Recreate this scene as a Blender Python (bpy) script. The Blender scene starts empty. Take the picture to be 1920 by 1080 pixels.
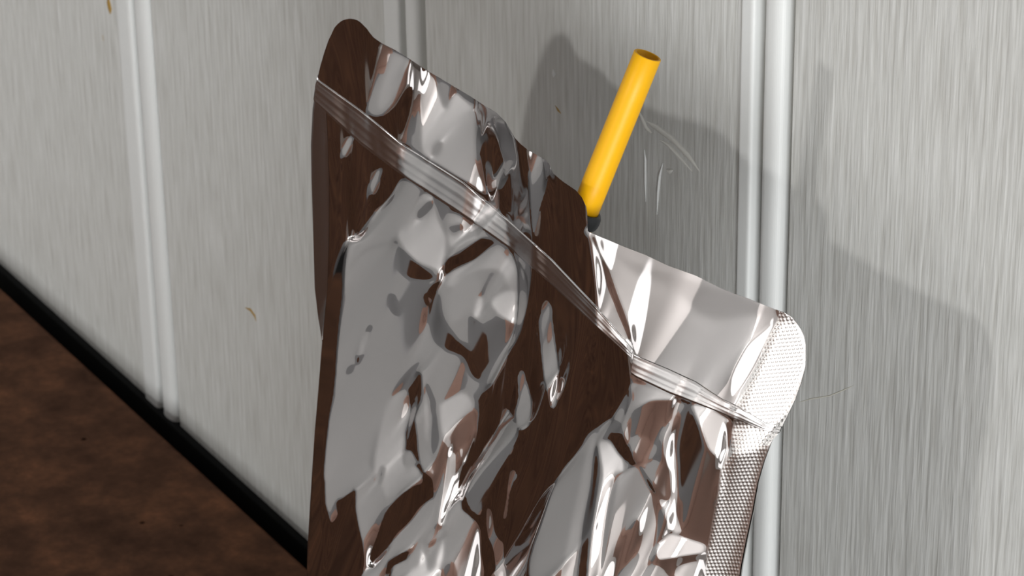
import bpy, bmesh, math, random
import numpy as np
from mathutils import Matrix, Vector

scene = bpy.context.scene
COL = scene.collection

# ------------------------------------------------------------------ camera
FPX, CX, CY = 5800.0, 960.0, 540.0
_v = np.array([181.0, -11737.0, -FPX]); _v /= np.linalg.norm(_v)      # world down, seen from the camera
_Z = -_v
_hx = -4022.0
_X = np.array([_hx, -(.915 * _hx + 876), -FPX]); _X -= _X.dot(_Z) * _Z; _X /= np.linalg.norm(_X)
_X = -_X
_Y = np.cross(_Z, _X)
ROT = np.stack([_X, _Y, _Z])                                           # world = ROT @ camera
CREASE = np.array([0.0, -.078, .965])                                  # a point on the pouch's fold
def ray(x, y): return ROT @ np.array([(x - CX) / FPX, -(y - CY) / FPX, -1.0])
CAM = CREASE - ray(1110, 560) * .725
cam_data = bpy.data.cameras.new('camera')
cam = bpy.data.objects.new('camera', cam_data); COL.objects.link(cam)
m4 = np.eye(4); m4[:3, :3] = ROT; m4[:3, 3] = CAM
cam.matrix_world = Matrix(m4.tolist())
cam_data.sensor_width = 36.0
cam_data.lens = FPX / 1920.0 * 36.0
cam_data.clip_start = .02
cam_data.dof.use_dof = True
cam_data.dof.focus_distance = .74
cam_data.dof.aperture_fstop = 62.0
scene.camera = cam

# ------------------------------------------------------------------ exposure, world, lights
scene.view_settings.view_transform = 'Standard'
scene.view_settings.look = 'None'
scene.view_settings.gamma = 1.0
scene.view_settings.use_curve_mapping = False
scene.view_settings.exposure = 0.22
world = bpy.data.worlds.new('world'); scene.world = world
world.use_nodes = True
world.node_tree.nodes['Background'].inputs[0].default_value = (.8, .85, .9, 1)
world.node_tree.nodes['Background'].inputs[1].default_value = .05

def area(name, loc, target, sx, sy, power, color, shape='RECTANGLE'):
    d = bpy.data.lights.new(name, 'AREA'); d.shape = shape; d.size = sx; d.size_y = sy
    d.energy = power; d.color = color
    o = bpy.data.objects.new(name, d); COL.objects.link(o)
    o.location = loc
    o.rotation_euler = (Vector(target) - Vector(loc)).to_track_quat('-Z', 'Y').to_euler()
    return o
TABLE_Z = .745
LAMP_DIR = np.array([.105, -.945, .325]); LAMP_DIR /= np.linalg.norm(LAMP_DIR)
LAMP = CREASE + LAMP_DIR * 2.4
area('key_lamp', tuple(LAMP), tuple(CREASE), .10, .10, 10.5, (1, .99, .97), 'DISK')
area('left_wall_fill', (-1.04, -1.6, 1.55), (-1.35, -1.6, 1.18), 2.7, .08, 24, (1, .985, .97))  # added unseen strip light, brightens the left wall that the foil mirrors
area('front_wall_fill', (.0, -2.7, 1.55), (.0, -3.0, 1.18), 2.6, .08, 7.5, (1, .985, .97))  # unseen strip light added to lift the front wall's reflection in the foil
area('ceiling_fill', (.1, -1.9, 2.38), (.1, -1.9, 0), .8, .6, 3, (1, .985, .965))  # added weak overhead fill, unseen
FRONT_FILL = np.array([.75, -2.9, 1.1])
area('front_fill', tuple(FRONT_FILL), (.2, 0, .95), 1.0, 1.5, 5, (1, .99, .985))  # added fill panel out of view, gives the foil its white glints
area('side_fill', (1.68, -1.35, .74), (.1, 0, .85), 1.2, 1.0, 4, (.97, .995, 1))  # unseen fill added at the right to soften the pouch's shadow
area('right_fill', (1.38, -.72, .87), (-.02, -.02, .95), .5, .42, 21, (.97, .995, 1))  # unseen fill added to brighten the wall beside the pouch

# ------------------------------------------------------------------ materials
def s2l(c):
    return tuple(((x / 255) / 12.92 if x / 255 <= .04045 else ((x / 255 + .055) / 1.055) ** 2.4) for x in c)
def mat(name, rgb=(128, 128, 128), rough=.6, metal=0.0, spec=.5):
    m = bpy.data.materials.new(name); m.use_nodes = True
    b = m.node_tree.nodes['Principled BSDF']
    b.inputs['Base Color'].default_value = (*s2l(rgb), 1)
    b.inputs['Roughness'].default_value = rough
    b.inputs['Metallic'].default_value = metal
    b.inputs['Specular IOR Level'].default_value = spec
    return m, m.node_tree.nodes, m.node_tree.links, b
def mapping(nodes, links, scale, kind='Object'):
    tc = nodes.new('ShaderNodeTexCoord'); mp = nodes.new('ShaderNodeMapping')
    mp.inputs['Scale'].default_value = scale
    links.new(tc.outputs[kind], mp.inputs['Vector'])
    return mp.outputs['Vector']
def noise(nodes, links, vec, scale, detail=3, rough=.5):
    n = nodes.new('ShaderNodeTexNoise')
    n.inputs['Scale'].default_value = scale; n.inputs['Detail'].default_value = detail; n.inputs['Roughness'].default_value = rough
    links.new(vec, n.inputs['Vector'])
    return n.outputs['Fac']
def ramp(nodes, links, fac, stops):
    r = nodes.new('ShaderNodeValToRGB')
    while len(r.color_ramp.elements) > 1: r.color_ramp.elements.remove(r.color_ramp.elements[0])
    for i, (p, c) in enumerate(stops):
        e = r.color_ramp.elements[0] if i == 0 else r.color_ramp.elements.new(p)
        e.position = p; e.color = (*s2l(c), 1)
    links.new(fac, r.inputs['Fac'])
    return r.outputs['Color']
def bump(nodes, links, height, strength, dist, normal=None):
    b = nodes.new('ShaderNodeBump'); b.inputs['Strength'].default_value = strength; b.inputs['Distance'].default_value = dist
    links.new(height, b.inputs['Height'])
    if normal is not None: links.new(normal, b.inputs['Normal'])
    return b.outputs['Normal']
def mixf(nodes, links, a, b, op='ADD', k=None):
    n = nodes.new('ShaderNodeMath'); n.operation = op
    links.new(a, n.inputs[0])
    if b is None: n.inputs[1].default_value = k
    else: links.new(b, n.inputs[1])
    return n.outputs[0]

# painted plank: brushed, combed grain that runs up the board
M_PLANK, n, l, b = mat('painted_plank', (186, 186, 183), .55)
fine = noise(n, l, mapping(n, l, (640, 200, 46)), 1.0, 2, .55)
mid = noise(n, l, mapping(n, l, (280, 90, 17)), 1.0, 3, .55)
wide = noise(n, l, mapping(n, l, (26, 10, 4)), 1.0, 2)
c1 = ramp(n, l, fine, [(.28, (172, 171, 167)), (.5, (186, 186, 183)), (.72, (196, 196, 194))])
l.new(c1, b.inputs['Base Color'])
h = mixf(n, l, mixf(n, l, fine, None, 'MULTIPLY', .6), mid)
l.new(bump(n, l, h, .42, .0011), b.inputs['Normal'])

M_BEAD, n, l, b = mat('painted_bead', (206, 207, 206), .42)
l.new(bump(n, l, noise(n, l, mapping(n, l, (60, 60, 9)), 1.0, 3), .15, .001), b.inputs['Normal'])
M_BACK, n, l, b = mat('painted_groove', (186, 183, 172), .6)
M_ROOM, n, l, b = mat('room_plaster', (226, 223, 221), .85)
M_LEFT, n, l, b = mat('grey_wall_paint', (140, 140, 139), .85)
M_REFL_GREY, n, l, b = mat('grey_reflection_panel', (108, 108, 109), .7)  # for the added grey panel mirrored in the foil
M_REFL_BROWN, n, l, b = mat('brown_reflection_panel', (146, 118, 106), .6)  # for the added panels that tint the foil's reflections brown
M_CEIL, n, l, b = mat('ceiling_boards', (104, 98, 93), .9)
M_FLOOR, n, l, b = mat('floor_boards', (112, 104, 98), .5)
M_DRIP, n, l, b = mat('thick_paint', (200, 199, 194), .3)
M_STAIN, n, l, b = mat('rust_stain', (150, 118, 52), .6)

M_TABLE, n, l, b = mat('brown_tabletop', (92, 66, 46), .5, spec=.0)
v0 = mapping(n, l, (1, 1, 1))
blot = noise(n, l, v0, 55, 5, .65)
tc = ramp(n, l, blot, [(.3, (58, 42, 34)), (.48, (75, 54, 43)), (.62, (91, 64, 49)), (.75, (114, 77, 57))])
vor = n.new('ShaderNodeTexVoronoi'); vor.inputs['Scale'].default_value = 70; l.new(v0, vor.inputs['Vector'])
spk = ramp(n, l, vor.outputs['Distance'], [(.06, (0, 0, 0)), (.10, (255, 255, 255))])
sel = ramp(n, l, noise(n, l, v0, 26, 1), [(.56, (255, 255, 255)), (.6, (0, 0, 0))])
mx = n.new('ShaderNodeMix'); mx.data_type = 'RGBA'; mx.blend_type = 'LIGHTEN'; mx.inputs[0].default_value = 1
l.new(spk, mx.inputs[6]); l.new(sel, mx.inputs[7])
m2 = n.new('ShaderNodeMix'); m2.data_type = 'RGBA'; m2.blend_type = 'MULTIPLY'; m2.inputs[0].default_value = .8
l.new(tc, m2.inputs[6]); l.new(mx.outputs[2], m2.inputs[7])
l.new(m2.outputs[2], b.inputs['Base Color'])
l.new(bump(n, l, noise(n, l, v0, 320, 3), .25, .0006), b.inputs['Normal'])
M_WOOD, n, l, b = mat('table_leg_wood', (70, 48, 34), .5)

M_FOIL, n, l, b = mat('silver_foil', (210, 207, 207), .05, 1.0)
M_SEAL, n, l, b = mat('embossed_foil', (236, 234, 233), .22, 1.0)
M_DULL, n, l, b = mat('dull_seal_foil', (200, 192, 188), .24, 1.0)
M_ZIP, n, l, b = mat('zip_foil', (226, 224, 224), .22, 1.0)
M_STRAW, n, l, b = mat('yellow_plastic', (222, 164, 0), .45, spec=.3)
b.inputs['Subsurface Weight'].default_value = .08
b.inputs['Subsurface Radius'].default_value = (.002, .001, .0004)
M_RING, n, l, b = mat('black_rubber', (30, 34, 40), .45)

# ------------------------------------------------------------------ helpers
def link(name, me, material=None, parent=None, smooth=False):
    o = bpy.data.objects.new(name, me); COL.objects.link(o)
    if material: me.materials.append(material)
    if smooth: me.polygons.foreach_set('use_smooth', [True] * len(me.polygons))
    if parent is not None: o.parent = parent
    return o
def from_np(verts, faces):
    """verts (n,3), faces (m,4) as numpy -> mesh"""
    me = bpy.data.meshes.new('mesh')
    verts = np.asarray(verts, dtype=np.float32); faces = np.asarray(faces, dtype=np.int32)
    me.vertices.add(len(verts)); me.vertices.foreach_set('co', verts.ravel())
    k = faces.shape[1]
    me.loops.add(faces.size); me.loops.foreach_set('vertex_index', faces.ravel())
    me.polygons.add(len(faces)); me.polygons.foreach_set('loop_start', np.arange(0, faces.size, k, dtype=np.int32))
    me.update(calc_edges=True); me.validate()
    return me
def grid_faces(nr, nc):
    i = np.arange(nr * nc).reshape(nr, nc)
    return np.stack([i[:-1, :-1], i[1:, :-1], i[1:, 1:], i[:-1, 1:]], -1).reshape(-1, 4)
def box_mesh(x0, x1, y0, y1, z0, z1, bev=0.0, seg=2):
    bm = bmesh.new(); bmesh.ops.create_cube(bm, size=1)
    for vt in bm.verts:
        vt.co = Vector(((x0 + x1) / 2 + vt.co.x * (x1 - x0), (y0 + y1) / 2 + vt.co.y * (y1 - y0), (z0 + z1) / 2 + vt.co.z * (z1 - z0)))
    if bev: bmesh.ops.bevel(bm, geom=list(bm.edges), offset=bev, segments=seg, affect='EDGES', profile=.5)
    me = bpy.data.meshes.new('mesh'); bm.to_mesh(me); bm.free(); return me
def prism_z(profile, z0, z1):
    """closed (x,y) profile extruded along z"""
    k = len(profile); vs = [(x, y, z0) for x, y in profile] + [(x, y, z1) for x, y in profile]
    fs = [(i, (i + 1) % k, k + (i + 1) % k, k + i) for i in range(k)] + [tuple(range(k))[::-1], tuple(range(k, 2 * k))]
    me = bpy.data.meshes.new('mesh'); me.from_pydata(vs, [], fs); me.update()
    bm = bmesh.new(); bm.from_mesh(me); bmesh.ops.recalc_face_normals(bm, faces=bm.faces); bm.to_mesh(me); bm.free()
    return me
def empty(name, loc):
    o = bpy.data.objects.new(name, None); COL.objects.link(o); o.location = loc; o.empty_display_size = .05
    return o
def tag(o, label=None, cat=None, kind=None):
    if label: o['label'] = label
    if cat: o['category'] = cat
    if kind: o['kind'] = kind
    return o
def at_y(x, y, yy):
    r = ray(x, y); return CAM + r * ((yy - CAM[1]) / r[1])

# ------------------------------------------------------------------ room shell
RX0, RX1, RY0, ZC = -1.35, 1.75, -3.0, 2.42
tag(link('floor', box_mesh(RX0, RX1, RY0, .1, -.05, 0), M_FLOOR), kind='structure')
tag(link('ceiling', box_mesh(RX0, RX1, RY0, .1, ZC, ZC + .05), M_CEIL), kind='structure')
tag(link('wall_left', box_mesh(RX0 - .05, RX0, RY0, .1, 0, ZC), M_LEFT), kind='structure')
tag(link('wall_right', box_mesh(RX1, RX1 + .05, RY0, .1, 0, ZC), M_ROOM), kind='structure')
tag(link('wall_front', box_mesh(RX0 - .05, RX1 + .05, RY0 - .05, RY0, 0, ZC), M_ROOM), kind='structure')
tag(link('reflection_panel_1', box_mesh(RX0 + .0005, RX0 + .02, RY0 + .02, -2.15, .0005, .78, .003), M_REFL_BROWN), kind='structure')  # unseen panel added to give the foil brown reflections
tag(link('reflection_panel_2', box_mesh(RX0 + .02, .05, RY0 + .0005, RY0 + .02, .0005, .78, .003), M_REFL_BROWN), kind='structure')  # second added panel for the brown in the foil, unseen
tag(link('reflection_panel_3', box_mesh(RX0 + .0005, RX0 + .012, -2.14, -.01, .0005, .625, .003), M_REFL_GREY), kind='structure')  # unseen panel added to give the foil grey mid-tone reflections
# panelled wall: a backing board that carries planks and a pair of beads at each joint
wall = tag(link('wall_back', box_mesh(RX0, RX1, .0035, .05, 0, ZC), M_BACK), kind='structure')
W_X = lambda px: at_y(px, 0, 0)[0]
joints = []
for a0, a1, b0, b1, p0 in ((220, 246, 252, 276, 281), (722, 750, 761, 783, 795), (1395.5, 1420.5, 1437, 1473, 1489)):
    joints.append([W_X(q) for q in (a0, a1, b0, b1, p0)])
step = joints[1][0] - joints[0][0]
tmpl = [q - joints[2][0] for q in joints[2]]
k = 1
while joints[0][0] - k * step > RX0 + .03: joints.append([joints[0][0] - k * step + q for q in tmpl]); k += 1
k = 1
while joints[2][0] + k * step < RX1 - .03: joints.append([joints[2][0] + k * step + q for q in tmpl]); k += 1
joints.sort()
edges = [RX0] + sum([[j[0], j[4]] for j in joints], []) + [RX1]
Z0, Z1 = .0, ZC
for i in range(0, len(edges), 2):
    x0, x1 = edges[i] + .0002, edges[i + 1] - .0002
    e = .0006
    pr = [(x0, .0034), (x0, e), (x0 + e * .4, e * .3), (x0 + e, 0), (x1 - e, 0), (x1 - e * .4, e * .3), (x1, e), (x1, .0034)]
    link('plank', prism_z(pr, Z0, Z1), M_PLANK, wall)
for j in joints:
    for (x0, x1, hgt, flat) in ((j[0], j[1], .0012, True), (j[2], j[3], .0014, False)):
        w = x1 - x0; pr = [(x0, .0034)]
        for t in range(0, 21):
            a = math.pi * t / 20
            ex = .35 if flat else .8
            sx = -math.copysign(abs(math.cos(a)) ** ex, math.cos(a)); sy = abs(math.sin(a)) ** ex
            pr.append(((x0 + x1) / 2 + sx * w / 2, .0016 - sy * (.0016 + hgt)))
        pr.append((x1, .0034))
        link('bead', prism_z(pr, Z0, Z1), M_BEAD, wall, smooth=False)

# ------------------------------------------------------------------ table
tb = empty('table', (0.1, -.32, 0))
GAP = .017
TX0, TX1, TY0, TY1 = -.60, .78, -.62, -GAP
def child(name, me, material, parent, smooth=False):
    o = link(name, me, material, parent, smooth); o.matrix_parent_inverse = Matrix.Translation(-Vector(parent.location)); return o
_t = at_y(300, 538 + .915 * 300, -GAP)
TABLE_Z = float(_t[2])
child('tabletop', box_mesh(TX0, TX1, TY0, TY1, TABLE_Z - .03, TABLE_Z, .0012, 2), M_TABLE, tb)
child('base', box_mesh(TX0 + .02, TX1 - .02, TY0 + .03, TY1 - .002, 0, TABLE_Z - .0302, .003), M_WOOD, tb)
tag(tb, 'dark brown mottled table standing a finger width off the panelled wall', 'table')
M_GAP_SHADE, n, l, b = mat('gap_shade_black', (14, 15, 15), .8, spec=.1)  # deep shade of the table gap, put into colour
tag(link('gap_shade_strip', box_mesh(RX0 + .002, RX1 - .002, -.0026, .003, .0005, TABLE_Z - .0105, .0012, 3), M_GAP_SHADE), kind='structure')  # added black strip imitating the deep shade in the gap behind the table
print('TABLE_Z', TABLE_Z, 'CAM', CAM)

# ------------------------------------------------------------------ foil pouch
# outline of the pouch as seen along the camera's rays: left and right bound for each image row
L_EDGE = np.array([(35, 655), (37, 645), (40, 639), (46, 632), (52, 627), (58, 624), (65, 621), (75, 616), (95, 609), (122, 601), (160, 592), (207, 586), (270, 583), (337, 584), (400, 586), (470, 588), (540, 590), (600, 597), (640, 604), (690, 600), (752, 595), (810, 590), (870, 586), (950, 581), (1020, 577), (1080, 575), (1110, 574)], float)
R_EDGE = np.array([(35, 656), (36, 664), (38, 670), (42, 676), (47, 681), (54, 688), (60, 692), (70, 700), (80, 714), (93, 739), (108, 764), (130, 797), (161, 849), (180, 881), (199, 910), (210, 930), (230, 949), (258, 965), (270, 976), (282, 991), (298, 1021), (308, 1030), (325, 1037), (340, 1055), (357, 1080), (370, 1091), (387, 1099), (400, 1101), (434, 1102), (442, 1120), (450, 1140), (462, 1168), (478, 1210), (498, 1252), (517, 1305), (540, 1350), (551, 1378), (560, 1404), (575, 1440), (581, 1456), (586, 1471), (595, 1486), (605, 1494), (617, 1502), (631, 1508), (645, 1511), (687, 1511), (720, 1502), (750, 1491), (782, 1476), (810, 1462), (825, 1448), (865, 1433), (905, 1421), (960, 1411), (1010, 1400), (1060, 1390), (1110, 1383)], float)
def x_left(y): return np.interp(y, L_EDGE[:, 0], L_EDGE[:, 1])
def x_right(y): return np.interp(y, R_EDGE[:, 0], R_EDGE[:, 1])

# What each facet of the foil is turned towards: 0 = down to the tabletop, 255 = up to the lamps.  The crumpled relief is solved from this.
D = 30
FACETS = [
 # (facing, softness, outline)
 (22, 2, [(592,160),(612,200),(617,340),(617,420),(614,540),(607,610),(604,636),(597,600),(590,540),(588,470),(583,337),(583,265),(586,205)]),
 (10, 2, [(612,270),(635,270),(640,420),(645,540),(636,610),(630,700),(622,760),(612,810),(606,890),(604,960),(610,1080),(575,1080),(581,950),(592,780),(604,640),(611,540),(619,420)]),
 # flap above the zip
 (150, 2, [(712,82),(740,95),(766,110),(797,130),(849,161),(906,198),(905,240),(902,270),(904,300),(910,340),(915,366),(880,345),(840,320),(800,297),(752,262),(762,240),(770,215),(775,185),(772,163),(765,160),(757,167),(735,200),(717,217),(700,217),(690,207),(697,165),(707,120)]),
 (180, 4, [(725,95),(750,105),(765,115),(750,140),(738,170),(722,200),(708,205),(712,170),(720,130)]),
 (135, 3, [(757,133),(790,140),(778,200),(775,250),(762,243),(772,215),(776,180),(770,158),(755,168),(735,198),(748,160)]),
 (212, 3, [(800,134),(815,150),(822,170),(835,205),(848,180),(860,172),(880,195),(893,210),(890,260),(897,320),(908,360),(880,345),(840,320),(810,300),(792,285),(788,240),(788,200),(792,165)]),
 (90, 3, [(769,112),(796,131),(786,136),(778,128)]),
 (90, 3, [(847,160),(895,187),(907,197),(897,198),(870,185)]),
 (135, 2, [(810,292),(813,275),(822,265),(829,268),(826,282),(818,292)]),
 # the zip's own band
 (30, 1, [(588,140),(597,150),(677,207),(752,268),(757,332),(677,272),(593,195),(584,185)]),
 (165, 3, [(752,272),(800,303),(870,345),(915,378),(948,408),(958,440),(956,462),(930,445),(885,415),(810,365),(758,330)]),
 (30, 2, [(956,416),(1035,489),(1120,579),(1188,657),(1184,670),(1115,608),(1035,533),(962,468)]),
 # slivers in the dark band above the zip
 (130, 1.5, [(928,350),(930,335),(940,312),(950,297),(949,330),(942,352),(934,355)]),
 (172, 1.5, [(990,280),(1005,287),(1020,298),(1022,332),(1012,395),(1002,445),(996,420),(993,340)]),
 # the slivers under the zip
 (165, 1.5, [(642,295),(642,278),(650,260),(660,255),(658,272),(650,290)]),
 (165, 1.5, [(695,365),(695,345),(704,322),(714,315),(711,340),(704,362)]),
 # big lit hollow
 (152, 2, [(757,335),(735,367),(715,388),(702,395),(690,422),(680,440),(668,449),(658,462),(649,488),(646,520),(643,560),(637,602),(632,652),(629,700),(625,740),(617,780),(614,810),(611,835),(607,888),(609,905),(610,945),(620,982),(632,965),(635,940),(657,922),(667,915),(667,950),(672,985),(680,1022),(684,1050),(682,1072),(690,1090),(897,1090),(900,1035),(900,995),(895,982),(882,967),(867,955),(864,935),(866,892),(875,855),(890,815),(895,797),(900,780),(904,752),(907,737),(925,710),(945,672),(960,640),(967,612),(971,580),(971,540),(970,502),(960,477),(947,460),(885,417),(810,367)]),
 (165, 4, [(657,425),(672,448),(690,440),(703,420),(690,445),(668,462),(655,500),(648,540),(648,500)]),
 (132, 3, [(648,530),(655,495),(675,470),(700,458),(740,448),(745,456),(700,468),(678,480),(660,505)]),
 (215, 3, [(762,420),(795,365),(812,370),(820,405),(830,430),(837,445),(835,477),(828,512),(812,503),(780,490),(757,465),(745,440)]),
 (130, 2, [(782,410),(784,395),(797,378),(808,375),(810,388),(802,402),(790,412)]),
 (195, 3, [(842,400),(870,410),(890,430),(895,445),(870,455),(845,465),(838,440)]),
 (145, 3, [(842,425),(860,418),(868,428),(850,443)]),
 (85, 3, [(750,467),(767,480),(797,507),(822,522),(800,524),(770,522),(752,510)]),
 (188, 4, [(850,507),(880,498),(912,480),(937,462),(950,480),(969,505),(970,560),(960,560),(940,510),(900,505),(870,520),(852,535),(835,535)]),
 (165, 3, [(862,520),(890,510),(900,540),(880,580),(862,600),(845,600),(840,570)]),
 (210, 3, [(920,565),(950,545),(968,550),(968,606),(950,600),(932,588)]),
 (130, 4, [(907,605),(940,602),(965,614),(955,640),(930,680),(905,728),(907,690),(915,645)]),
 (32, 1.5, [(830,507),(837,485),(860,475),(885,458),(902,447),(922,450),(925,456),(910,470),(892,485),(867,497),(852,505),(835,517)]),
 (32, 2, [(812,532),(822,525),(828,527),(822,542),(812,562),(805,560),(805,542)]),
 (75, 4, [(797,545),(806,560),(822,545),(825,550),(827,565),(832,595),(847,622),(860,640),(880,652),(892,665),(902,700),(897,715),(885,702),(872,680),(860,665),(840,660),(820,650),(810,630),(802,597),(796,565)]),
 (88, 4, [(880,592),(895,600),(907,615),(915,645),(910,680),(900,700),(885,660),(882,620)]),
 (205, 1.5, [(886,590),(890,572),(898,556),(906,558),(905,575),(900,592),(892,598)]),
 (85, 2, [(732,555),(740,553),(745,587),(740,590),(733,580)]),
 (112, 2, [(665,672),(668,650),(685,618),(697,610),(694,630),(684,665),(672,685)]),
 (195, 1.5, [(670,668),(674,648),(686,624),(692,618),(690,635),(680,662)]),
 (110, 2, [(650,705),(652,690),(662,680),(660,697)]),
 (112, 4, [(795,668),(770,690),(740,735),(720,780),(700,830),(692,870),(702,880),(712,820),(735,755),(765,718),(785,690)]),
 (182, 3, [(768,735),(735,742),(715,790),(703,850),(702,885),(715,910),(725,935),(745,915),(762,900),(790,890),(790,880),(775,862),(757,850),(760,810)]),
 (70, 1.5, [(710,905),(711,890),(716,875),(721,878),(718,895),(712,908)]),
 (182, 3, [(792,700),(805,735),(812,765),(806,810),(800,830),(795,800),(795,740)]),
 (105, 4, [(797,715),(812,735),(822,780),(824,840),(818,880),(808,850),(808,780)]),
 (200, 4, [(825,760),(865,735),(887,752),(893,800),(880,830),(872,870),(850,850),(835,830),(825,800)]),
 (165, 5, [(835,820),(860,790),(888,770),(880,820),(862,840),(845,845)]),
 (150, 3, [(806,640),(840,665),(868,690),(880,712),(860,735),(825,752),(805,720),(795,690)]),
 (40, 2, [(767,738),(775,715),(785,697),(791,702),(792,730),(789,752),(778,780),(780,800),(783,850),(793,880),(812,897),(813,917),(810,932),(790,952),(772,977),(750,1000),(735,1020),(725,1037),(707,1060),(697,1062),(698,1035),(708,1000),(717,975),(730,950),(750,925),(772,910),(790,903),(788,885),(772,866),(757,870),(760,830),(760,810),(770,780)]),
 (150, 3, [(757,852),(770,845),(785,870),(772,872),(762,880)]),
 (40, 2, [(722,1085),(722,1075),(730,1052),(747,1037),(770,1030),(762,1050),(740,1062),(732,1085)]),
 (120, 2, [(842,840),(858,840),(860,872),(853,917),(844,955),(836,985),(835,1005),(820,1020),(800,1025),(793,1017),(810,985),(820,950),(826,910),(832,870)]),
 (222, 2, [(844,848),(855,850),(856,872),(850,915),(841,950),(833,982),(822,982),(825,950),(831,910),(838,872)]),
 (150, 2, [(800,1015),(812,995),(830,990),(828,1003),(812,1017)]),
 (205, 3, [(790,1030),(800,1050),(803,1070),(815,1060),(820,1035),(833,1010),(832,1050),(815,1085),(795,1085),(757,1085),(770,1070),(785,1060)]),
 (105, 4, [(832,1060),(845,1055),(852,1090),(830,1090)]),
 # slivers in the dark belly of the pouch
 (150, 1.5, [(1027,563),(1035,575),(1038,610),(1042,650),(1047,690),(1046,740),(1038,768),(1030,750),(1021,710),(1014,660),(1011,615),(1014,590),(1020,573)]),
 (135, 2, [(972,702),(982,695),(992,730),(997,755),(995,785),(985,805),(972,802),(965,777),(970,752)]),
 (112, 2, [(950,766),(960,780),(972,808),(957,847),(935,885),(917,922),(907,950),(900,968),(880,957),(872,930),(885,897),(910,847),(930,818)]),
 (120, 2, [(962,882),(970,890),(957,922),(947,972),(942,970),(952,917)]),
 (92, 2, [(915,952),(922,960),(925,985),(935,1010),(945,1022),(946,1090),(932,1090),(925,1035),(918,1015),(912,985)]),
 (160, 1.5, [(1127,742),(1130,735),(1132,745),(1129,752)]),
 (185, 1.5, [(1138,772),(1145,750),(1152,748),(1150,765),(1145,778)]),
 (70, 3, [(1108,670),(1122,668),(1125,695),(1112,702)]),
 # right half: flap above the zip
 (204, 2, [(1098,428),(1160,440),(1300,495),(1440,555),(1530,580),(1530,690),(1470,820),(1430,800),(1355,772),(1255,740),(1187,708),(1187,660),(1170,590),(1120,480)]),
 (192, 9, [(1155,470),(1190,512),(1235,527),(1272,548),(1310,586),(1345,600),(1397,592),(1450,585),(1385,548),(1290,505),(1215,478)]),
 (200, 6, [(1120,440),(1160,452),(1210,470),(1300,505),(1400,548),(1340,540),(1250,512),(1180,490),(1140,470)]),
 (203, 8, [(1140,500),(1180,530),(1230,560),(1280,600),(1330,630),(1300,680),(1230,670),(1195,640),(1165,560)]),
 (190, 2, [(1104,437),(1114,450),(1136,510),(1160,580),(1180,635),(1184,655),(1166,643),(1122,618),(1119,590),(1118,540),(1111,490)]),
 (110, 3, [(1128,598),(1140,600),(1148,622),(1140,624)]),
 (95, 1.2, [(1111,444),(1116,447),(1140,508),(1164,575),(1186,635),(1190,670),(1184,672),(1182,640),(1158,580),(1134,512)]),
 (165, 3, [(1186,648),(1192,680),(1190,720),(1180,735),(1168,790),(1150,815),(1147,790),(1165,755),(1180,715),(1172,660)]),
 (30, 2, [(1117,616),(1166,646),(1180,662),(1182,690),(1178,715),(1165,750),(1150,770),(1142,784),(1100,800),(1060,760),(1080,700)]),
 # right half under the zip
 (125, 3, [(1190,715),(1260,745),(1350,780),(1375,805),(1420,815),(1470,805),(1450,860),(1390,1100),(1000,1100),(1032,930),(1055,887),(1085,847),(1105,812),(1142,786),(1165,790),(1180,760)]),
 (206, 2.5, [(1188,714),(1255,737),(1268,750),(1220,752),(1192,766),(1182,800),(1178,830),(1172,840),(1168,800),(1175,777),(1183,745)]),
 (132, 3, [(1200,768),(1225,755),(1255,752),(1270,752),(1262,790),(1252,812),(1240,815),(1225,855),(1195,862),(1185,835),(1192,800)]),
 (165, 2, [(1182,825),(1195,815),(1215,820),(1230,840),(1222,862),(1196,866),(1186,845)]),
 (82, 3, [(1287,757),(1298,775),(1312,800),(1325,840),(1347,865),(1342,935),(1335,985),(1320,1007),(1287,990),(1277,947),(1272,885),(1268,810),(1276,775)]),
 (205, 3, [(1268,752),(1282,757),(1272,785),(1262,815),(1268,860),(1271,922),(1268,960),(1278,997),(1262,1000),(1246,965),(1235,935),(1252,940),(1258,925),(1255,885),(1243,850),(1243,812),(1256,785)]),
 (225, 3, [(1298,757),(1330,763),(1355,777),(1370,790),(1368,830),(1345,857),(1328,842),(1314,805),(1306,785)]),
 (120, 2, [(1362,792),(1371,795),(1372,830),(1364,835)]),
 (230, 1.5, [(1363,838),(1370,847),(1362,877),(1353,922),(1345,937),(1349,900),(1352,870)]),
 (135, 4, [(1144,785),(1120,812),(1113,860),(1107,910),(1092,985),(1078,1100),(1000,1100),(1017,985),(1032,930),(1055,887),(1085,847),(1110,810)]),
 (168, 4, [(1118,815),(1112,860),(1107,910),(1092,985),(1078,1100),(1050,1100),(1070,985),(1085,920),(1098,860),(1108,825)]),
 (72, 2, [(1122,818),(1120,845),(1124,872),(1117,950),(1108,1010),(1100,1100),(1080,1100),(1092,985),(1107,910),(1113,858)]),
 (228, 2, [(1122,830),(1140,827),(1152,838),(1168,855),(1170,880),(1155,890),(1142,935),(1131,1010),(1122,1100),(1102,1100),(1108,1020),(1117,960),(1129,892),(1125,855)]),
 (52, 1.5, [(1147,815),(1160,812),(1172,825),(1190,862),(1212,895),(1231,920),(1227,928),(1210,912),(1180,870),(1160,850),(1150,832)]),
 (176, 2, [(1160,893),(1175,885),(1195,872),(1212,902),(1224,930),(1233,985),(1223,1035),(1205,1075),(1195,1100),(1125,1100),(1140,1010),(1152,935)]),
 (100, 4, [(1160,1030),(1175,995),(1190,972),(1200,985),(1200,1000),(1192,1030),(1175,1060),(1160,1085),(1148,1085)]),
 (168, 2, [(1200,870),(1225,862),(1245,870),(1252,895),(1252,932),(1240,934),(1226,910)]),
 (214, 2.5, [(1230,1027),(1247,1007),(1258,1000),(1290,1010),(1325,1022),(1322,1037),(1287,1042),(1237,1050)]),
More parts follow.
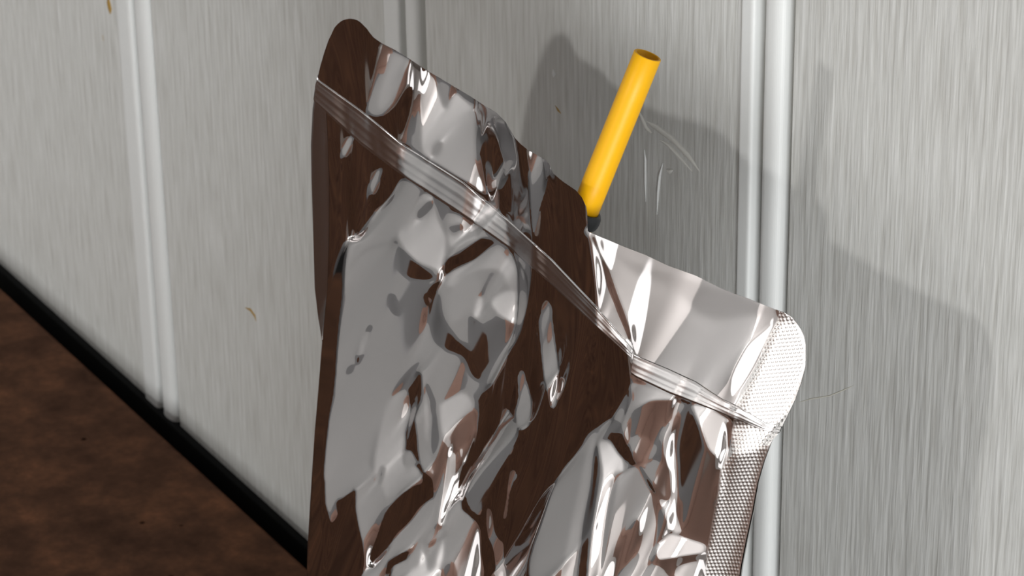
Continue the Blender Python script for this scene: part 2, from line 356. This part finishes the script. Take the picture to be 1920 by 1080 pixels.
 (85, 2, [(1237,1052),(1322,1040),(1318,1052),(1260,1056)]),
 (190, 3, [(1270,1062),(1320,1050),(1316,1100),(1265,1100)]),
 (180, 3, [(1195,1095),(1217,1060),(1237,1060),(1262,1090),(1260,1100)]),
 # side seal
 (255, 4, [(1455,604),(1425,625),(1400,645),(1375,690),(1368,712),(1372,735),(1385,736),(1402,712),(1418,685),(1440,640)]),
 (255, 5, [(1462,612),(1500,618),(1515,645),(1513,690),(1500,725),(1470,790),(1440,800),(1400,760),(1420,700),(1440,655)]),
 (150, 3, [(1455,578),(1475,583),(1492,597),(1500,612),(1480,605),(1462,600)]),
 (215, 3, [(1375,800),(1400,795),(1430,805),(1465,805),(1450,830),(1400,850),(1375,850)]),
 (95, 6, [(1372,862),(1440,845),(1425,905),(1411,960),(1400,1010),(1385,1100),(1320,1100),(1335,985),(1350,925)]),
]
# zip strip, left and right of the fold
ZIP_U = np.array([(588,140),(597,150),(677,207),(752,268),(870,342),(950,410),(1035,487),(1120,577),(1188,655)], float)
ZIP_L = np.array([(584,185),(593,195),(677,272),(757,332),(885,417),(960,470),(1035,535),(1115,610),(1184,672)], float)
ZIP_U2 = np.array([(1190,664),(1202,670),(1255,692),(1305,715),(1355,748),(1392,765),(1437,793),(1470,800)], float)
ZIP_L2 = np.array([(1184,702),(1192,708),(1255,738),(1305,757),(1350,774),(1372,784),(1428,806),(1463,814)], float)

GS = 2.0                                   # grid spacing in photo pixels
U0, V0, NU, NV = 550.0, 10.0, 500, 552
gu = U0 + GS * np.arange(NU); gv = V0 + GS * np.arange(NV)
GU, GV = np.meshgrid(gu, gv)

def blur(a, s):
    """separable gaussian, s in cells"""
    if s <= .01: return a
    r = int(math.ceil(3 * s)); k = np.exp(-.5 * (np.arange(-r, r + 1) / s) ** 2); k /= k.sum()
    p = np.pad(a, ((r, r), (0, 0)), mode='edge'); a = sum(k[i] * p[i:i + a.shape[0]] for i in range(2 * r + 1))
    p = np.pad(a, ((0, 0), (r, r)), mode='edge'); return sum(k[i] * p[:, i:i + a.shape[1]] for i in range(2 * r + 1))
def closed_spline(P, n=6):
    P = np.asarray(P, float); out = []
    k = len(P)
    for i in range(k):
        p0, p1, p2, p3 = P[i - 1], P[i], P[(i + 1) % k], P[(i + 2) % k]
        for t in np.arange(n) / n:
            out.append(.5 * (2 * p1 + (p2 - p0) * t + (2 * p0 - 5 * p1 + 4 * p2 - p3) * t ** 2 + (3 * p1 - p0 - 3 * p2 + p3) * t ** 3) * .6
                       + .4 * (p1 + (p2 - p1) * t))
    return np.array(out)
def inside(P, X, Y):
    c = np.zeros(X.shape, bool)
    x1, y1 = P[:, 0], P[:, 1]; x2, y2 = np.roll(x1, -1), np.roll(y1, -1)
    for a, b_, c_, d in zip(x1, y1, x2, y2):
        if b_ == d: continue
        m = ((b_ > Y) != (d > Y)) & (X < (c_ - a) * (Y - b_) / (d - b_) + a)
        c ^= m
    return c
facing = np.full((NV, NU), float(D))
for tone, soft, poly in FACETS:
    P = closed_spline(poly)
    pad = 3 * soft + 6
    i0 = max(int((P[:, 0].min() - pad - U0) / GS), 0); i1 = min(int((P[:, 0].max() + pad - U0) / GS) + 2, NU)
    j0 = max(int((P[:, 1].min() - pad - V0) / GS), 0); j1 = min(int((P[:, 1].max() + pad - V0) / GS) + 2, NV)
    if i1 <= i0 or j1 <= j0: continue
    msk = sum(inside(P, GU[j0:j1, i0:i1] + ox, GV[j0:j1, i0:i1] + oy).astype(float) for ox in (-.75, -.25, .25, .75) for oy in (-.75, -.25, .25, .75)) / 16
    msk = blur(msk, max(soft / GS * .7, .85))
    facing[j0:j1, i0:i1] = facing[j0:j1, i0:i1] * (1 - msk) + tone * msk

# facing -> height (sine) at which the foil looks into the room
TONE = np.array([0, 30, 60, 74, 84, 115, 135, 150, 180, 205, 230, 255], float)
RZ = np.array([-.26, -.17, -.09, -.045, .015, .04, .105, .15, .27, .41, .49, .54])
# direction of the table's far edge seen from each point of the pouch
_hg = np.maximum(CREASE[2] - TABLE_Z - (GV - 560) * .725 / FPX / .9 - (GU - 1110) * -.0001, .02)
HORIZ = -_hg / np.hypot(_hg, .75)
target = HORIZ + np.interp(facing, TONE, RZ)

ZC_cam = _Z
GXN = (GU - CX) / FPX; GYN = -(GV - CY) / FPX
_dn = np.sqrt(GXN ** 2 + GYN ** 2 + 1)
DX, DY, DZ = GXN / _dn, GYN / _dn, -1 / _dn
DZW = DX * ZC_cam[0] + DY * ZC_cam[1] + DZ * ZC_cam[2]
def normal_of(A, B):
    nx, ny, nz = A, -B, 1 + A * GXN - B * GYN
    q = 1 / np.sqrt(nx * nx + ny * ny + nz * nz)
    return nx * q, ny * q, nz * q
def look_z(A, B):
    nx, ny, nz = normal_of(A, B)
    dn = DX * nx + DY * ny + DZ * nz
    return DZW - 2 * dn * (nx * ZC_cam[0] + ny * ZC_cam[1] + nz * ZC_cam[2])
def plane_logdepth(nw, p):
    nc = ROT.T @ nw; pc = ROT.T @ (p - CAM)
    return np.log((pc @ nc) / (GXN * nc[0] + GYN * nc[1] - nc[2]))
def tilted(nx, ny, t):
    h = math.hypot(nx, ny); c, s = math.cos(math.radians(t)), math.sin(math.radians(t))
    return np.array([nx / h * c, ny / h * c, s])
LEAN = 12.0
wl = plane_logdepth(tilted(-.085, -.9965, LEAN), CREASE)
wr = plane_logdepth(tilted(.22, -.975, LEAN), CREASE)
sft = .004
w0 = sft * np.logaddexp(wl / sft, wr / sft)
def grad(w):
    a = np.empty_like(w); b = np.empty_like(w)
    a[:, 1:-1] = (w[:, 2:] - w[:, :-2]) / (2 * GS); a[:, 0] = (w[:, 1] - w[:, 0]) / GS; a[:, -1] = (w[:, -1] - w[:, -2]) / GS
    b[1:-1] = (w[2:] - w[:-2]) / (2 * GS); b[0] = (w[1] - w[0]) / GS; b[-1] = (w[-1] - w[-2]) / GS
    return a * FPX, b * FPX
# integrate a gradient field (least squares, free borders)
_ku = 2 * np.pi * np.fft.rfftfreq(2 * NU); _kv = 2 * np.pi * np.fft.fftfreq(2 * NV)
_su = np.sin(_ku)[None, :] / GS; _sv = np.sin(_kv)[:, None] / GS
LAM = .0000025
def integrate(A, B, anchor, lam):
    a = A / FPX; b = B / FPX
    ae = np.concatenate([np.concatenate([a, -a[:, ::-1]], 1), np.concatenate([a, -a[:, ::-1]], 1)[::-1]], 0)
    be = np.concatenate([np.concatenate([b, b[:, ::-1]], 1), -np.concatenate([b, b[:, ::-1]], 1)[::-1]], 0)
    we = np.concatenate([np.concatenate([anchor, anchor[:, ::-1]], 1), np.concatenate([anchor, anchor[:, ::-1]], 1)[::-1]], 0)
    fa, fb, fw = np.fft.rfft2(ae), np.fft.rfft2(be), np.fft.rfft2(we)
    num = -1j * _su * fa - 1j * _sv * fb + lam * fw
    den = _su ** 2 + _sv ** 2 + lam
    # extra smoothness on the finest wrinkles
    den = den + 1e-2 * ((2 - 2 * np.cos(_ku))[None, :] ** 2 + (2 - 2 * np.cos(_kv))[:, None] ** 2) * .5
    return np.fft.irfft2(num / den, s=ae.shape)[:NV, :NU]
inmask = ((GU > x_left(GV)) & (GU < x_right(GV))).astype(float)
wmask = np.clip(blur(inmask, 1.5) * 1.2, 0, 1)
A0, B0 = grad(w0)
# where the added front fill is mirrored the facet's direction is fixed fully
_pd = FRONT_FILL - CREASE; _pd /= np.linalg.norm(_pd)
Lc = ROT.T @ _pd
hx_, hy_, hz_ = Lc[0] - DX, Lc[1] - DY, Lc[2] - DZ
# n ~ (A, -B, 1 + A x - B y)  ->  solve A, B from n direction
qz = hz_ - hx_ * GXN - hy_ * GYN
AL, BL = hx_ / qz, -hy_ / qz
glint = np.clip((facing - 238) / 12, 0, 1)
w = w0.copy(); KAP = .004; CLIP = 3.0
N_IT = 140
_zl = np.interp(GU, ZIP_U2[:, 0], ZIP_U2[:, 1])
KAPM = KAP + .03 * blur(((GU > 1100 + .42 * np.maximum(GV - 440, 0)) & (GU < 1470) & (GV < _zl)).astype(float), 8)
for it in range(N_IT):
    A, B = grad(w)
    for _ in range(2):
        F0 = look_z(A, B) - target
        e = 1e-3
        FA = (look_z(A + e, B) - target - F0) / e; FB = (look_z(A, B + e) - target - F0) / e
        s = np.clip(F0, -.25, .25) / (FA ** 2 + FB ** 2 + .02) * wmask
        A = A - s * FA; B = B - s * FB
    A = A * (1 - glint) + AL * glint; B = B * (1 - glint) + BL * glint
    A = A + KAPM * (A0 - A); B = B + KAPM * (B0 - B)
    A = np.clip(A, A0 - CLIP, A0 + CLIP); B = np.clip(B, B0 - CLIP, B0 + CLIP)
    w = integrate(A, B, w0, LAM * (1 if it > 10 else 1))
A, B = grad(w)
res = np.abs(look_z(A, B) - target)[inmask > .5]
print('grad dev', np.percentile(np.abs(A - A0)[inmask > .5], [50, 90, 95, 98, 99.5]), np.percentile(np.abs(B - B0)[inmask > .5], [50, 90, 95, 98, 99.5]))
print('relief residual', res.mean(), np.percentile(res, [50, 80, 95]))
dd = ((np.exp(w) - np.exp(w0)) * 1000)[inmask > .5]
print('depth change mm', np.percentile(dd, [0, 5, 50, 95, 100]))

def sample(field, x, y):
    fx = np.clip((np.asarray(x, float) - U0) / GS, 1, NU - 3.001); fy = np.clip((np.asarray(y, float) - V0) / GS, 1, NV - 3.001)
    i = fx.astype(int); j = fy.astype(int); a = fx - i; b = fy - j
    bs = lambda t: ((1 - t) ** 3 / 6, (3 * t ** 3 - 6 * t ** 2 + 4) / 6, (-3 * t ** 3 + 3 * t ** 2 + 3 * t + 1) / 6, t ** 3 / 6)
    wa, wb = bs(a), bs(b)
    return sum(wb[q] * sum(wa[p] * field[j + q - 1, i + p - 1] for p in range(4)) for q in range(4))
def unproject(x, y, depth):
    c = np.stack([(x - CX) / FPX * depth, -(y - CY) / FPX * depth, -depth], -1)
    return c @ ROT.T + CAM
w = blur(w, .6)
DEPTH = np.exp(w); SMOOTH = np.exp(blur(w, 14))
N_FRONT = tilted(.06, -.99, LEAN)

pouch = empty('foil_pouch', (0, CREASE[1] - .03, TABLE_Z))
def pchild(name, me, material, smooth=True):
    o = link(name, me, material, pouch, smooth); o.matrix_parent_inverse = Matrix.Translation(-Vector(pouch.location)); return o

rows = np.concatenate([[35.2, 35.8, 36.5, 37.5, 39], np.arange(41, 1101, 2.0)])
NC = 460
tt = np.linspace(0, 1, NC)
RX = x_left(rows)[:, None] * (1 - tt) + x_right(rows)[:, None] * tt
RYY = np.repeat(rows[:, None], NC, 1)
front = unproject(RX, RYY, sample(DEPTH, RX, RYY))
# below the frame the sheet runs on down to the table, swelling outwards
last = unproject(RX[-1], RYY[-1], sample(SMOOTH, RX[-1], RYY[-1]))
low = []
slope = (last - unproject(RX[-41], RYY[-41], sample(SMOOTH, RX[-41], RYY[-41])))
slope = slope / np.maximum(-slope[:, 2:3], 1e-4)                       # metres sideways per metre down
slope[:, 0] = np.clip(slope[:, 0], -.15, .15); slope[:, 1] = np.clip(slope[:, 1].mean(), -.3, -.1)
drop = last[:, 2] - (TABLE_Z + .0006)
kn = (36)
for f in np.linspace(0, 1, kn)[1:]:
    e4 = (1 - f) ** 5
    d = drop * f
    q = last.copy()
    q[:, 2] = front[-1][:, 2] * (1 - f) + (TABLE_Z + .0006) * f
    q[:, :2] = front[-1][:, :2] * e4 + last[:, :2] * (1 - e4) + slope[:, :2] * (d * (1 - .45 * f))[:, None]
    s_ = tt * 6.283
    wr_ = np.sin(3.1 * s_ + 7 * f) + .7 * np.sin(5.3 * s_ - 9 * f + 1) + .5 * np.sin(9.7 * s_ + 15 * f + 2)
    q[:, 1] += .0026 * wr_ * np.sin(np.pi * f) * np.sin(np.pi * tt) - .014 * f * np.sin(np.pi * tt) ** .8
    low.append(q)
front_all = np.concatenate([front, np.array(low)], 0)
fo = pchild('front_panel', from_np(front_all.reshape(-1, 3), grid_faces(front_all.shape[0], NC)), M_FOIL)
# exact normals of the relief for the visible rows, so that reflections stay smooth
GA, GB = grad(w)
sa, sb = sample(GA, RX, RYY), sample(GB, RX, RYY)
nc = np.stack([sa, -sb, 1 + sa * (RX - CX) / FPX + sb * (RYY - CY) / FPX], -1)
nc /= np.linalg.norm(nc, axis=-1, keepdims=True)
vn = np.empty(len(fo.data.vertices) * 3, np.float32); fo.data.vertices.foreach_get('normal', vn); vn = vn.reshape(-1, 3)
vn[:RX.size] = (nc.reshape(-1, 3) @ ROT.T)
fo.data.normals_split_custom_set_from_vertices(vn)
# back sheet: joined along the edges, a swelling behind the lower half
back = front[:, ::2].copy(); nbk = back.shape[1]; tb_ = tt[::2]
inx = (RX[:, ::2] - x_left(RYY[:, ::2])); inx = np.minimum(inx, x_right(RYY[:, ::2]) - RX[:, ::2])
top_gap = np.clip((RYY[:, ::2] - 460) / 500, 0, 1)
back[..., 1] += .00004 + .0007 * np.clip(inx / 16, 0, 1) + top_gap ** 1.3 * np.sin(np.pi * tb_)[None] ** .8 * .022
lowb = []
for f in np.linspace(0, 1, 8)[1:]:
    q = back[-1].copy(); q[:, 2] = q[:, 2] * (1 - f) + (TABLE_Z + .0006) * f
    q[:, 1] += .012 * f * np.sin(np.pi * tb_) - .004 * f
    lowb.append(q)
back_all = np.concatenate([back, np.array(lowb)], 0)
back_all[..., 1] = np.minimum(back_all[..., 1], -.003)
pchild('back_panel', from_np(back_all.reshape(-1, 3), grid_faces(back_all.shape[0], nbk)[:, ::-1]), M_FOIL)
# gusset that closes the bottom
gf = front_all[-1][::10]; gb = back_all[-1]; nb = len(gf)
gi = np.linspace(0, len(gb) - 1, nb).round().astype(int)
gus = np.stack([gf, .5 * (gf + gb[gi]) + np.array([0, 0, .012]), gb[gi]], 0)
pchild('gusset', from_np(gus.reshape(-1, 3), grid_faces(3, nb)), M_FOIL)

# zip strip: a raised band with two ridges
def strip(U, L, nl, name, material, lift=.0002):
    s = np.linspace(0, 1, nl)
    def along(P):
        d = np.concatenate([[0], np.cumsum(np.hypot(*np.diff(P, axis=0).T))]); d /= d[-1]
        return np.interp(s, d, P[:, 0]), np.interp(s, d, P[:, 1])
    ux, uy = along(U); lx, ly = along(L)
    prof = [(0, -.00002), (.012, lift * 1.1), (.04, lift * 1.2), (.13, lift * .7), (.18, lift * .9), (.24, lift), (.32, lift * 1.0), (.38, lift * 1.2), (.44, lift * 1.25), (.50, lift * 1.05), (.58, lift * 1.0), (.66, lift * 1.2), (.72, lift * 1.2),
            (.80, lift * 1.0), (.87, lift * 1.3), (.91, lift * 1.3), (.97, lift * .3), (1, -.00002)]
    V = []
    for t, hgt in prof:
        x = ux * (1 - t) + lx * t; y = uy * (1 - t) + ly * t
        x = np.clip(x, x_left(y) + .4, x_right(y) - .4)
        p = unproject(x, y, sample(DEPTH, x, y)) + N_FRONT * hgt
        V.append(p)
    V = np.array(V)
    return pchild(name, from_np(V.reshape(-1, 3), grid_faces(len(prof), nl)), material)
strip(ZIP_U, ZIP_L, 330, 'zip_strip', M_ZIP)
strip(ZIP_U2, ZIP_L2, 160, 'zip_strip', M_ZIP)

# embossed side seal on the right edge: rows of small raised dots
SEAL_IN = np.array([(578,1462),(600,1458),(640,1436),(680,1420),(720,1400),(760,1380),(800,1374),(850,1368),(885,1350),(922,1346),(985,1334),(1030,1326),(1080,1322),(1100,1320)], float)
sr = np.arange(582, 1100, 1.3); sc = np.linspace(0, 1, 104)
SX = np.interp(sr, SEAL_IN[:, 0], SEAL_IN[:, 1])[:, None] * (1 - sc) + (x_right(sr) - .3)[:, None] * sc
SY = np.repeat(sr[:, None], len(sc), 1)
sp = unproject(SX, SY, sample(np.exp(blur(w, 2)), SX, SY))
# rows run slightly upwards to the edge
hdir = np.array([.975, .22, 0]); ss = (sp @ hdir) * 1000; zz = sp[..., 2] * 1000 - ss * .30
PIT = .86
dots = (.5 + .5 * np.cos(2 * np.pi * (ss / PIT + .5 * np.floor(zz / PIT)))) * (.5 + .5 * np.cos(2 * np.pi * (zz / PIT - .5)))
edge = np.clip(np.minimum(sc, 1 - sc) * 14, 0, 1)[None, :]
sp = sp + N_FRONT * (.00008 + .00007 * dots * edge)[..., None]
pchild('side_seal', from_np(sp.reshape(-1, 3), grid_faces(len(sr), len(sc))), M_SEAL)
LS = np.array([(150, 594), (162, 600), (200, 611), (270, 615), (340, 617), (420, 617), (480, 616), (540, 614), (610, 607), (638, 604.4)], float)
lr = np.arange(152, 637, 1.6); lc = np.linspace(0, 1, 22)
lx0 = x_left(lr) + .3; lx1 = np.maximum(np.interp(lr, LS[:, 0], LS[:, 1]), lx0 + .2)
LX = lx0[:, None] * (1 - lc) + lx1[:, None] * lc; LY = np.repeat(lr[:, None], len(lc), 1)
lp = unproject(LX, LY, sample(DEPTH, LX, LY))
zz = lp[..., 2] * 1000; ss = (lp @ np.array([.9965, -.083, 0])) * 1000
dots = (.5 + .5 * np.cos(2 * np.pi * ss / 1.6)) * (.5 + .5 * np.cos(2 * np.pi * zz / 1.3))
edge = np.clip(np.minimum(lc, 1 - lc) * 8, 0, 1)[None, :]
lp = lp + N_FRONT * (.00004 + (.00012 + .000008 * dots) * edge)[..., None]
pchild('side_seal', from_np(lp.reshape(-1, 3), grid_faces(len(lr), len(lc))), M_DULL)
tag(pouch, 'crumpled silver foil pouch standing on the brown table with a yellow straw in it', 'pouch')

# ------------------------------------------------------------------ straw
def to_world(c): return ROT @ c
ax = np.array([.345, .868, .35]); ax = to_world(ax / np.linalg.norm(ax))       # up along the straw
RAD = .0
foot_d = float(sample(SMOOTH, 1092, 412)) + .0102
foot = unproject(np.array(1090.), np.array(412.), np.array(foot_d))
# find the length so that the mouth lands where the photograph has it
def px(p):
    c = ROT.T @ (p - CAM); return CX + FPX * c[0] / -c[2], CY - FPX * c[1] / -c[2], -c[2]
best = min(np.linspace(.02, .08, 601), key=lambda s: abs(px(foot + ax * s)[1] - 103))
top = foot + ax * best
R_S = 27.0 * px(top)[2] / FPX
print('straw', best, R_S * 2000, px(top))
straw = empty('drinking_straw', tuple(foot - ax * .003))
def tube(p, q, ro, ri, n=48, bev=.00012):
    a = (q - p) / np.linalg.norm(q - p); u = np.cross(a, [0, 0, 1.0]); u /= np.linalg.norm(u); v_ = np.cross(a, u)
    ln = np.linalg.norm(q - p)
    prof = [(0, ri), (0, ro), (ln * .25, ro), (ln * .5, ro), (ln * .75, ro), (ln - bev, ro), (ln, ro - bev), (ln, ri + bev), (ln - bev, ri), (ln * .7, ri), (ln * .3, ri), (0, ri)]
    V = []
    for s, r in prof:
        for i in range(n):
            t = 2 * math.pi * i / n
            V.append(p + a * s + (u * math.cos(t) + v_ * math.sin(t)) * r)
    fs = []
    for k in range(len(prof) - 1):
        for i in range(n):
            j = (i + 1) % n; fs.append((k * n + i, k * n + j, (k + 1) * n + j, (k + 1) * n + i))
    me = from_np(np.array(V), np.array(fs))
    bm = bmesh.new(); bm.from_mesh(me); bmesh.ops.remove_doubles(bm, verts=bm.verts, dist=1e-7); bmesh.ops.recalc_face_normals(bm, faces=bm.faces); bm.to_mesh(me); bm.free()
    return me
o = link('tube', tube(foot - ax * .003, top, R_S, R_S * .82), M_STRAW, straw, True)
o.matrix_parent_inverse = Matrix.Translation(-Vector(straw.location))
tag(straw, 'round yellow plastic straw sticking up out of the top of the foil pouch', 'straw')

# black collar where the straw leaves the pouch
ring_c = foot + ax * .0006
_a = ax; _u = np.cross(_a, [0, 0, 1.0]); _u /= np.linalg.norm(_u); _w = np.cross(_a, _u)
V = []; NS, NR = 40, 12
for i in range(NS):
    t = 2 * math.pi * i / NS; d = _u * math.cos(t) + _w * math.sin(t)
    for j in range(NR):
        q = 2 * math.pi * j / NR
        V.append(ring_c + d * (R_S + .0003 + .0008 * math.cos(q)) + _a * (.0020 * math.sin(q)))
fs = [(i * NR + j, ((i + 1) % NS) * NR + j, ((i + 1) % NS) * NR + (j + 1) % NR, i * NR + (j + 1) % NR) for i in range(NS) for j in range(NR)]
pchild('straw_collar', from_np(np.array(V), np.array(fs)), M_RING)['label'] = 'black rubbery collar round the foot of the straw'

# ------------------------------------------------------------------ small marks on the wall
def ridge(name, pts, wpx, material, hgt):
    """a thin raised run of paint along the wall through the given places"""
    P = np.array([at_y(x, y, 0) for x, y in pts]); n = len(P); V = []; seg = 6
    wd = wpx * .00019
    for i in range(n):
        t = P[min(i + 1, n - 1)] - P[max(i - 1, 0)]; t /= np.linalg.norm(t); sd = np.array([t[2], 0, -t[0]])
        k = (.25 if i in (0, n - 1) else 1)
        for j in range(seg + 1):
            a = math.pi * j / seg
            V.append(P[i] + sd * math.cos(a) * wd * k + np.array([0, .00002 - math.sin(a) * hgt * k, 0]))
    me = from_np(np.array(V), grid_faces(n, seg + 1)); return link(name, me, material, wall, True)
ridge('paint_drip', [(1196, 205), (1204, 222), (1212, 240), (1222, 250)], 4, M_DRIP, .0005)
ridge('paint_drip', [(1212, 228), (1232, 240), (1262, 262), (1290, 292), (1312, 322)], 5, M_DRIP, .0004)
ridge('paint_drip', [(1236, 262), (1254, 272), (1272, 292), (1298, 322)], 3.5, M_DRIP, .0005)
ridge('paint_drip', [(1208, 280), (1211, 300), (1211, 340), (1211, 378)], 1.3, M_BEAD, .0005)
ridge('paint_drip', [(1243, 306), (1238, 330), (1235, 360), (1232, 402)], 1.5, M_BEAD, .0006)
ridge('paint_drip', [(1250, 318), (1256, 322), (1262, 318)], 4, M_DRIP, .0005)
ridge('paint_drip', [(1037, 130), (1039, 138), (1038, 145)], 4, M_BEAD, .0006)
ridge('rust_spot', [(1041, 198), (1046, 206), (1052, 213)], 2.6, M_STAIN, .0002)
ridge('rust_spot', [(203, -6), (204, 6), (206, 16), (207, 26)], 9, M_STAIN, .0004)
ridge('rust_spot', [(192, 66), (194, 76)], 3.5, M_STAIN, .0004)
ridge('rust_spot', [(460, 577), (470, 581), (478, 592), (480, 602)], 3, M_STAIN, .0004)
ridge('crack', [(1492, 756), (1520, 748), (1556, 742), (1580, 732), (1602, 722)], .9, M_BACK, .0001)
for ch in pouch.children:
    if ch.name.startswith('zip_strip'): ch['label'] = 'raised zip closure strip with fine ridges'
    if ch.name == 'side_seal': ch['label'] = 'bright embossed side seal with rows of small dots'
    if ch.name == 'side_seal.001': ch['label'] = 'dull dark side seal'
